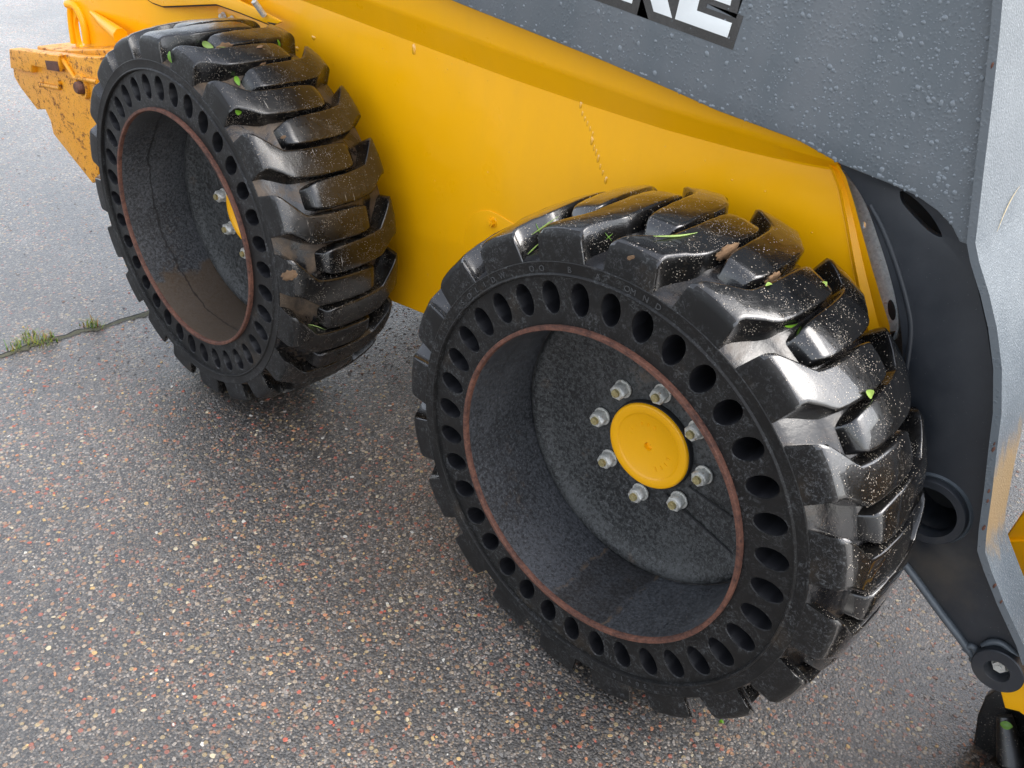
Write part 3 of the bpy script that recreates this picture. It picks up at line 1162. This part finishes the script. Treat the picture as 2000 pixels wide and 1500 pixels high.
# rear weld strip of the lower arm and bead line
ws = [UY(u, v, YD - .002) for u, v in spl([(1762, 1095), (1800, 1146), (1838, 1198), (1870, 1240), (1900, 1280)], 5)]
part("edge_strip", tube(ws, .0062, 8), WELD)
part("weld_bead", tube([UY(u, v, YD - .002) for u, v in spl([(1886, 1270), (1894, 1262), (1903, 1266), (1906, 1280), (1898, 1290)], 4)], .0055, 8), WELD)
part("weld_bead", tube([UY(u, v, YD - .004) for u, v in spl([(1920, 1262), (1936, 1254), (1955, 1256), (1972, 1268), (1986, 1285)], 4)], .0050, 8), WELD)
part("pressed_ridge", tube([UY(u, v, YD + .001) for u, v in spl([(1700, 400), (1726, 450), (1752, 520), (1772, 590), (1780, 640), (1774, 700), (1762, 760)], 4)], .004, 8), GREY_SHADE)

# flange plate wrapping the front of the arm
fl = [(1975, -240), (1960, -20), (1953, 60), (1938, 200), (1922, 330), (1905, 475), (1912, 510), (1932, 575), (1947, 640), (1957, 720), (1956, 810), (1947, 880), (1938, 960), (1927, 1040), (1924, 1078), (1935, 1112), (1962, 1180), (2000, 1262), (2012, 1300)]
YF = .252
fx = [UY(u, v, YF) for u, v in fl]
inner = []
for p_ in fx:
    z = p_.z
    inner.append(float(np.interp(z, [-.2, .05, .12, .20, .34, .8], [.33, .335, .34, .36, .60, .60])))
vs, fs = [], []
th = .010
for i, p_ in enumerate(fx):
    a = fx[max(i - 1, 0)]; b = fx[min(i + 1, len(fx) - 1)]
    t_ = (b - a).normalized()
    nn = Vector((t_.z, 0, -t_.x))
    if nn.x > 0: nn = -nn          # inward, towards the arm
    q = p_ + nn * th
    vs += [(p_.x, YF, p_.z), (p_.x, inner[i], p_.z), (q.x, inner[i], q.z), (q.x, YF, q.z)]
    if i:
        b0, b1 = 4 * (i - 1), 4 * i
        for k in range(4):
            l = (k + 1) % 4
            fs.append((b0 + k, b0 + l, b1 + l, b1 + k))
fm = sharpen(mesh(vs, fs), 30)
fm.materials.append(FLANGE)
fm.materials.append(GREY_LIT)
for p_ in fm.polygons:
    if p_.center.y < YF + .0005: p_.material_index = 1
fo = part("front_flange", fm, None)
fo["label"] = "pale wet flange with a scraped ochre patch"
# rust chips along its outer edge
for i in range(8):
    t0 = random.choice([2, 3, 4, 5, 10, 11, 12, 12, 13, 13, 15])
    a, b = fx[t0], fx[t0 + 1]
    q = a.lerp(b, random.random())
    rr = random.uniform(.0012, .0028)
    bm = bmesh.new()
    bmesh.ops.create_icosphere(bm, subdivisions=1, radius=rr)
    for v in bm.verts:
        v.co = Vector((v.co.x * .8, v.co.y * .35, v.co.z * 2.0)) * random.uniform(.8, 1.2) + Vector((q.x - .004, YF - .0004, q.z))
    part("rust_chip", bm, RUST)

# rain beads on the arm
items = []
armpoly = pix(lowedge + rightedge + [(1700, -400), (700, -400)], YA)
def inside(x, z, poly):
    c = False
    j = len(poly) - 1
    for i in range(len(poly)):
        xi, zi = poly[i]; xj, zj = poly[j]
        if (zi > z) != (zj > z) and x < (xj - xi) * (z - zi) / (zj - zi) + xi: c = not c
        j = i
    return c
nb = 0
while nb < 2800:
    u = random.uniform(900, 1950); v = random.uniform(-40, 480)
    p = UY(u, v, YA)
    if not inside(p.x, p.z, armpoly): continue
    dens = .35 + .65 * min(1, max(0, (u - 1100) / 500))
    if random.random() > dens: continue
    r = min(.0034, max(.0005, random.lognormvariate(math.log(.00080), .62)))
    items.append((p.x, p.z, r * random.uniform(.8, 1.2), r * random.uniform(.9, 1.5)))
    nb += 1
# beads hanging along the lower edge
for k in range(70):
    i = random.randrange(1, 9)
    (u0, v0), (u1, v1) = lowedge[i], lowedge[i + 1]
    f = random.random()
    p = UY(u0 + (u1 - u0) * f, v0 + (v1 - v0) * f - random.uniform(3, 8), YA)
    r = random.uniform(.0012, .0028)
    items.append((p.x, p.z, r * 1.3, r))
tag(part("rain_beads", dome_mesh(items, YA - .0001, flat_=.24), DROP), kind="stuff")

# ---- decal letters on the arm
O_E = np.array([1319., 37.]); X_ = np.array([98., 35.]); U_ = np.array([7., -29.])
E_ = [(0, 0), (1.04, 0), (1.06, 1), (.36, 1), (.36, 2.05), (.95, 2.05), (.95, 3), (.36, 3), (.36, 4), (1.0, 4), (1.0, 5), (0, 5)]
R_ = [(0, 0), (.34, 0), (.34, 1.9), (.46, 1.9), (.78, 0), (1.14, 0), (.80, 2.15), (1.05, 2.8), (1.05, 4.3), (.85, 5), (0, 5)]
RH = [(.34, 2.9), (.34, 4.1), (.70, 4.1), (.70, 2.9)]
D_ = [(0, 0), (.8, 0), (1.05, .8), (1.05, 4.2), (.8, 5), (0, 5)]
DH = [(.36, 1), (.36, 4), (.68, 4), (.68, 1)]
step = np.array([118., 42.])
word = [(D_, [DH], 4), (E_, [], 3), (E_, [], 2), (R_, [RH], 1), (E_, [], 0)]
for poly, hs, k in word:
    o0 = O_E - step * k
    cv_ = lambda pl: pix([tuple(o0 + X_ * a + U_ * h) for a, h in pl], YA - .0008)
    part("letter_outline", plate(cv_(poly), YA - .0006 - .00009 * k, .0008, bev=.0001, off=.0128), DARKD)
    part("letter", plate(cv_(poly), YA - .0019, .0010, holes=[cv_(h) for h in hs], bev=.0001), WHITE)

# yellow front bits of the machine seen past the arm
part("front_coupler", plate(pix([(1950, 1338), (1962, 1384), (1990, 1391), (2004, 1402), (2090, 1440), (2090, 1270), (1990, 1310)], .31), .31, .09, bev=.003), YEL)
part("coupler_arm", plate(pix([(1966, 1046), (2004, 992), (2090, 880), (2090, 1060), (1972, 1060)], .50), .50, .10, bev=.003), YEL)
part("coupler_side", plate(pix([(1968, 1058), (2090, 1056), (2090, 1290), (2010, 1180), (1990, 1120)], .49), .49, .10, bev=.003), YEL)

# ------------------------------------------------------------------ black attachment
att = empty("bucket", UZ(1960, 1480, GZ))
tag(att, "black wet steel attachment with a ribbed gusset under the yellow coupler", "attachment")
AO = -att.location
def apart(name, me, mat):
    o = obj(name, me, mat, att); o.location = AO; return o
apart("side_plate", plate(pix([(1924, 1362), (1950, 1345), (2090, 1380), (2090, 1480), (1985, 1470), (1915, 1492), (1896, 1478), (1904, 1430), (1908, 1400)], .40), .40, .02, bev=.004), BLACK)
q0, q1 = UY(1962, 1398, .385), UY(1978, 1490, .36)
apart("rib", tube([q0, q0.lerp(q1, .5), q1], [.012, .018, .024], 16), BLACK)
e0 = [UZ(u, v, GZ + .05) for u, v in [(1896, 1512), (1998, 1432), (2120, 1345), (2160, 1640), (1820, 1640)]]
bm = bmesh.new()
f = bm.faces.new([bm.verts.new(p) for p in e0])
if f.normal.z < 0: f.normal_flip()
r = bmesh.ops.extrude_face_region(bm, geom=[f])
for v in [x for x in r['geom'] if isinstance(x, bmesh.types.BMVert)]: v.co.z -= .048
bmesh.ops.recalc_face_normals(bm, faces=bm.faces)
bmesh.ops.bevel(bm, geom=bm.edges[:], offset=.003, segments=2, affect='EDGES')
mm_ = bpy.data.meshes.new("x"); bm.to_mesh(mm_); bm.free()
apart("floor_plate", sharpen(mm_), BLACK)

apart("bucket_shell", plate([(.70, GZ + .012), (1.35, GZ + .02), (1.30, GZ + .06), (.86, GZ + .09), (.78, GZ + .30), (.98, GZ + .72), (.90, GZ + .76), (.70, GZ + .40)], .22, 1.65, bev=.004), BLACK)
for xx in (0, XR):
    o = part("far_tyre", lathe([(.26, 0), (.34, -.01), (.39, .01), (.405, .06), (.405, .19), (.39, .24), (.26, .25), (.26, 0)], 48), SIDE)
    o.location = Vector((xx, 1.52, 0)) + LOFF

# ------------------------------------------------------------------ leaves, grass, soil: placed by dropping rays on what is built
GREEN = flat("leaf_green", (.10, .23, .012), .4, bumpsc=400, var=.25)
PGREEN = flat("pale_green", (.20, .29, .06), .45, bumpsc=400, var=.25)
STRAW = flat("dry_straw", (.36, .29, .17), .6)
SOIL = flat("dried_soil", (.15, .088, .045), .85, bumpsc=500, bumpst=.9, var=.5)
bpy.context.view_layer.update()
dg = bpy.context.evaluated_depsgraph_get()


def hit(u, v):
    ok, loc, nor, idx, ob, mx = sc.ray_cast(dg, CAM, ray(u, v).normalized())
    if nor.dot(ray(u, v)) > 0: nor = -nor
    return loc, nor


def frame_at(u0, v0, u1, v1):
    p, n_ = hit((u0 + u1) / 2, (v0 + v1) / 2)
    # direction on the surface that runs between the two pictured points
    def pl(u, v):
        d = ray(u, v)
        return CAM + d * (n_.dot(p - CAM) / n_.dot(d))
    a, b = pl(u0, v0), pl(u1, v1)
    L = (b - a).length
    t_ = (b - a).normalized() if L > 1e-6 else Vector((1, 0, 0))
    L = min(L, .09)
    return p, n_, t_, n_.cross(t_).normalized(), L


def leaf(u0, v0, u1, v1, wid, label, mat=None, fold=.25):
    p, n_, t_, s_, L = frame_at(u0, v0, u1, v1)
    bm = bmesh.new()
    rows = []
    for i in range(7):
        f = i / 6
        w = wid * math.sin(math.pi * min(1, f * .93 + .05)) ** .7
        c = p + t_ * (L * (f - .5)) + n_ * (.0012 + .002 * math.sin(f * 3.1))
        rows.append([bm.verts.new(c + s_ * (w * k) + n_ * (abs(k) * w * fold)) for k in (-1, -.5, 0, .5, 1)])
    for i in range(6):
        for k in range(4):
            bm.faces.new((rows[i][k], rows[i][k + 1], rows[i + 1][k + 1], rows[i + 1][k]))
    r = bmesh.ops.solidify(bm, geom=bm.faces[:], thickness=.0003)
    m = bpy.data.meshes.new("leaf"); bm.to_mesh(m); bm.free()
    for v in m.vertices: v.co -= p
    o = obj("leaf", sharpen(m, 60), mat or GREEN, loc=p)
    tag(o, label, "leaf", "leaves stuck to the machine")
    return o


def blade(u0, v0, u1, v1, label, mat=None, r=.0009, bend=.0):
    p, n_, t_, s_, L = frame_at(u0, v0, u1, v1)
    pts = [p + t_ * (L * (f - .5)) + n_ * .0015 + s_ * (bend * L * math.sin(f * math.pi)) for f in np.linspace(0, 1, 8)]
    m = tube([q - p for q in pts], [r * max(.25, math.sin(math.pi * (.08 + .9 * f))) for f in np.linspace(0, 1, 8)], 6)
    o = obj("grass_blade", m, mat or PGREEN, loc=p)
    tag(o, label, "grass blade", "cut grass stuck to the machine")
    return o


leaf(333, 100, 337, 123, .0065, "oval bright green leaf on the side face of a rear tyre lug")
leaf(460, 150, 468, 168, .005, "crumpled green leaf in the second groove of the rear tyre")
leaf(459, 216, 472, 218, .0055, "small round green leaf under a rear tyre lug, lowest of the leaves there")
leaf(541, 77, 545, 95, .003, "narrow green leaf at the far shoulder of the rear tyre's top lug")
leaf(396, 84, 418, 93, .006, "torn pale green leaf scrap in the topmost groove of the rear tyre", PGREEN)
leaf(1495, 560, 1508, 557, .003, "yellow green leaf bit between two far lugs, nearest the tan soil on the front tyre", PGREEN)
leaf(1604, 552, 1612, 561, .0045, "yellow green leaf bit by the far shoulder of the front tyre", PGREEN)
leaf(1532, 635, 1558, 629, .003, "flat green leaf sliver in the middle of the front tyre tread")
leaf(1690, 763, 1702, 773, .0055, "crinkled pale leaf in the long front tyre groove on the right", PGREEN)
leaf(1954, 1413, 1978, 1419, .0065, "pointed green leaf lying on the black attachment")
blade(1040, 460, 1092, 424, "pale grass blade on the upper left shoulder of the front tyre", r=.0011)
blade(1046, 436, 1055, 458, "short dark grass blade crossing above the left front tyre lug", GREEN, r=.0006)
blade(1030, 497, 1052, 476, "pale grass blade on the side of the second front tyre lug", r=.0011)
blade(1276, 463, 1362, 456, "long pale grass blade in the front tyre groove under the top lug", r=.0014, bend=-.06)
blade(1181, 454, 1194, 470, "thin green stalk leaning right in a small cross on the front tyre", GREEN, r=.0005)
blade(1196, 456, 1183, 467, "thin green stalk leaning left in a small cross on the front tyre", GREEN, r=.0005)
blade(594, 634, 635, 645, "curved pale grass blade low in the rear tyre tread", r=.0010, bend=.08)
blade(1944, 455, 1990, 362, "dry straw stalk stuck on the pale front flange of the arm", STRAW, r=.0007, bend=.08)
blade(425, 91, 458, 93, "thin grass blade beside the leaf scrap on top of the rear tyre", r=.0007)


def soil(u, v, ru, label, flatn=.3):
    p, n_, t_, s_, L = frame_at(u - ru, v + ru * .35, u + ru, v - ru * .35)
    bm = bmesh.new()
    bmesh.ops.create_icosphere(bm, subdivisions=3, radius=1)
    rng = random.Random(u)
    k1 = [rng.uniform(2, 5) for _ in range(6)]
    for q in bm.verts:
        c = q.co
        w = 1 + .22 * math.sin(k1[0] * c.x * 2 + k1[1]) * math.cos(k1[2] * c.y * 2 + k1[3]) + .08 * math.sin(17 * c.x + 13 * c.y) + rng.uniform(-.05, .05)
        q.co = t_ * (c.x * L * .46 * w) + s_ * (c.y * L * .20 * w) + n_ * (c.z * L * .045 * w)
    m = bpy.data.meshes.new("soil"); bm.to_mesh(m); bm.free()
    o = obj("soil_clump", sharpen(m, 80), SOIL, loc=p)
    tag(o, label, "soil", "dried soil caught in the treads")


soil(1420, 492, 22, "tan soil packed in the groove at the front tyre's upper right")
soil(1509, 543, 14, "pinkish soil lump between two dark lugs of the front tyre")
soil(1232, 503, 8, "small tan soil smear on the knee of a front tyre lug")
soil(436, 92, 18, "pale soil under the leaf scrap on the rear tyre's top")
soil(508, 91, 7, "pinkish soil speck on the rear tyre's top lug")
soil(513, 126, 7, "small pink soil chip in the rear tyre's second groove")
soil(553, 268, 6, "soil chip by the far edge of the rear tyre")
soil(565, 538, 16, "tan soil along a groove low on the rear tyre")

# weeds in the crack
def weed(name_label, pts, seed):
    rng = random.Random(seed)
    c0 = UZ(*pts[len(pts) // 2], GZ)
    ms = []
    bm = bmesh.new()
    for (u, v) in pts:
        c = UZ(u, v, GZ) - c0
        for k in range(16):
            b = c + Vector((rng.uniform(-.018, .018), rng.uniform(-.014, .014), 0))
            h = rng.uniform(.008, .030)
            az = rng.uniform(0, 6.28)
            out = rng.uniform(.3, 1.2) * h
            w = rng.uniform(.0008, .0020)
            sx = Vector((-math.sin(az), math.cos(az), 0)) * w
            prev = None
            for i in range(4):
                f = i / 3
                q = b + Vector((math.cos(az) * out * f * f, math.sin(az) * out * f * f, h * (f - .25 * f * f)))
                ww = sx * (1 - f * .85)
                cur = (bm.verts.new(q - ww), bm.verts.new(q + ww))
                if prev:
                    fc = bm.faces.new((prev[0], prev[1], cur[1], cur[0]))
                    fc.material_index = 1 if (k % 4 == 0) else (2 if k % 7 == 0 else 0)
                prev = cur
    o = obj("weed_tuft", bm, [flat("weed_yellowgreen", (.17, .19, .02), .6), flat("weed_green", (.065, .14, .02), .6), flat("weed_reddish", (.25, .12, .04), .6)], loc=c0)
    tag(o, name_label, "weed", "weeds growing in the asphalt crack")


weed("larger yellow green weed tuft at the left end of the asphalt crack",
     [(28, 683), (38, 678), (48, 672), (56, 664), (64, 672), (74, 668), (84, 662), (94, 658), (100, 664), (60, 655), (80, 674)], 3)
weed("smaller green weed tuft in the crack nearer the rear wheel", [(172, 638), (178, 634), (184, 641), (190, 636)], 5)
leaf(1404, 1411, 1414, 1413, .004, "tiny green leaf on the asphalt under the front tyre")
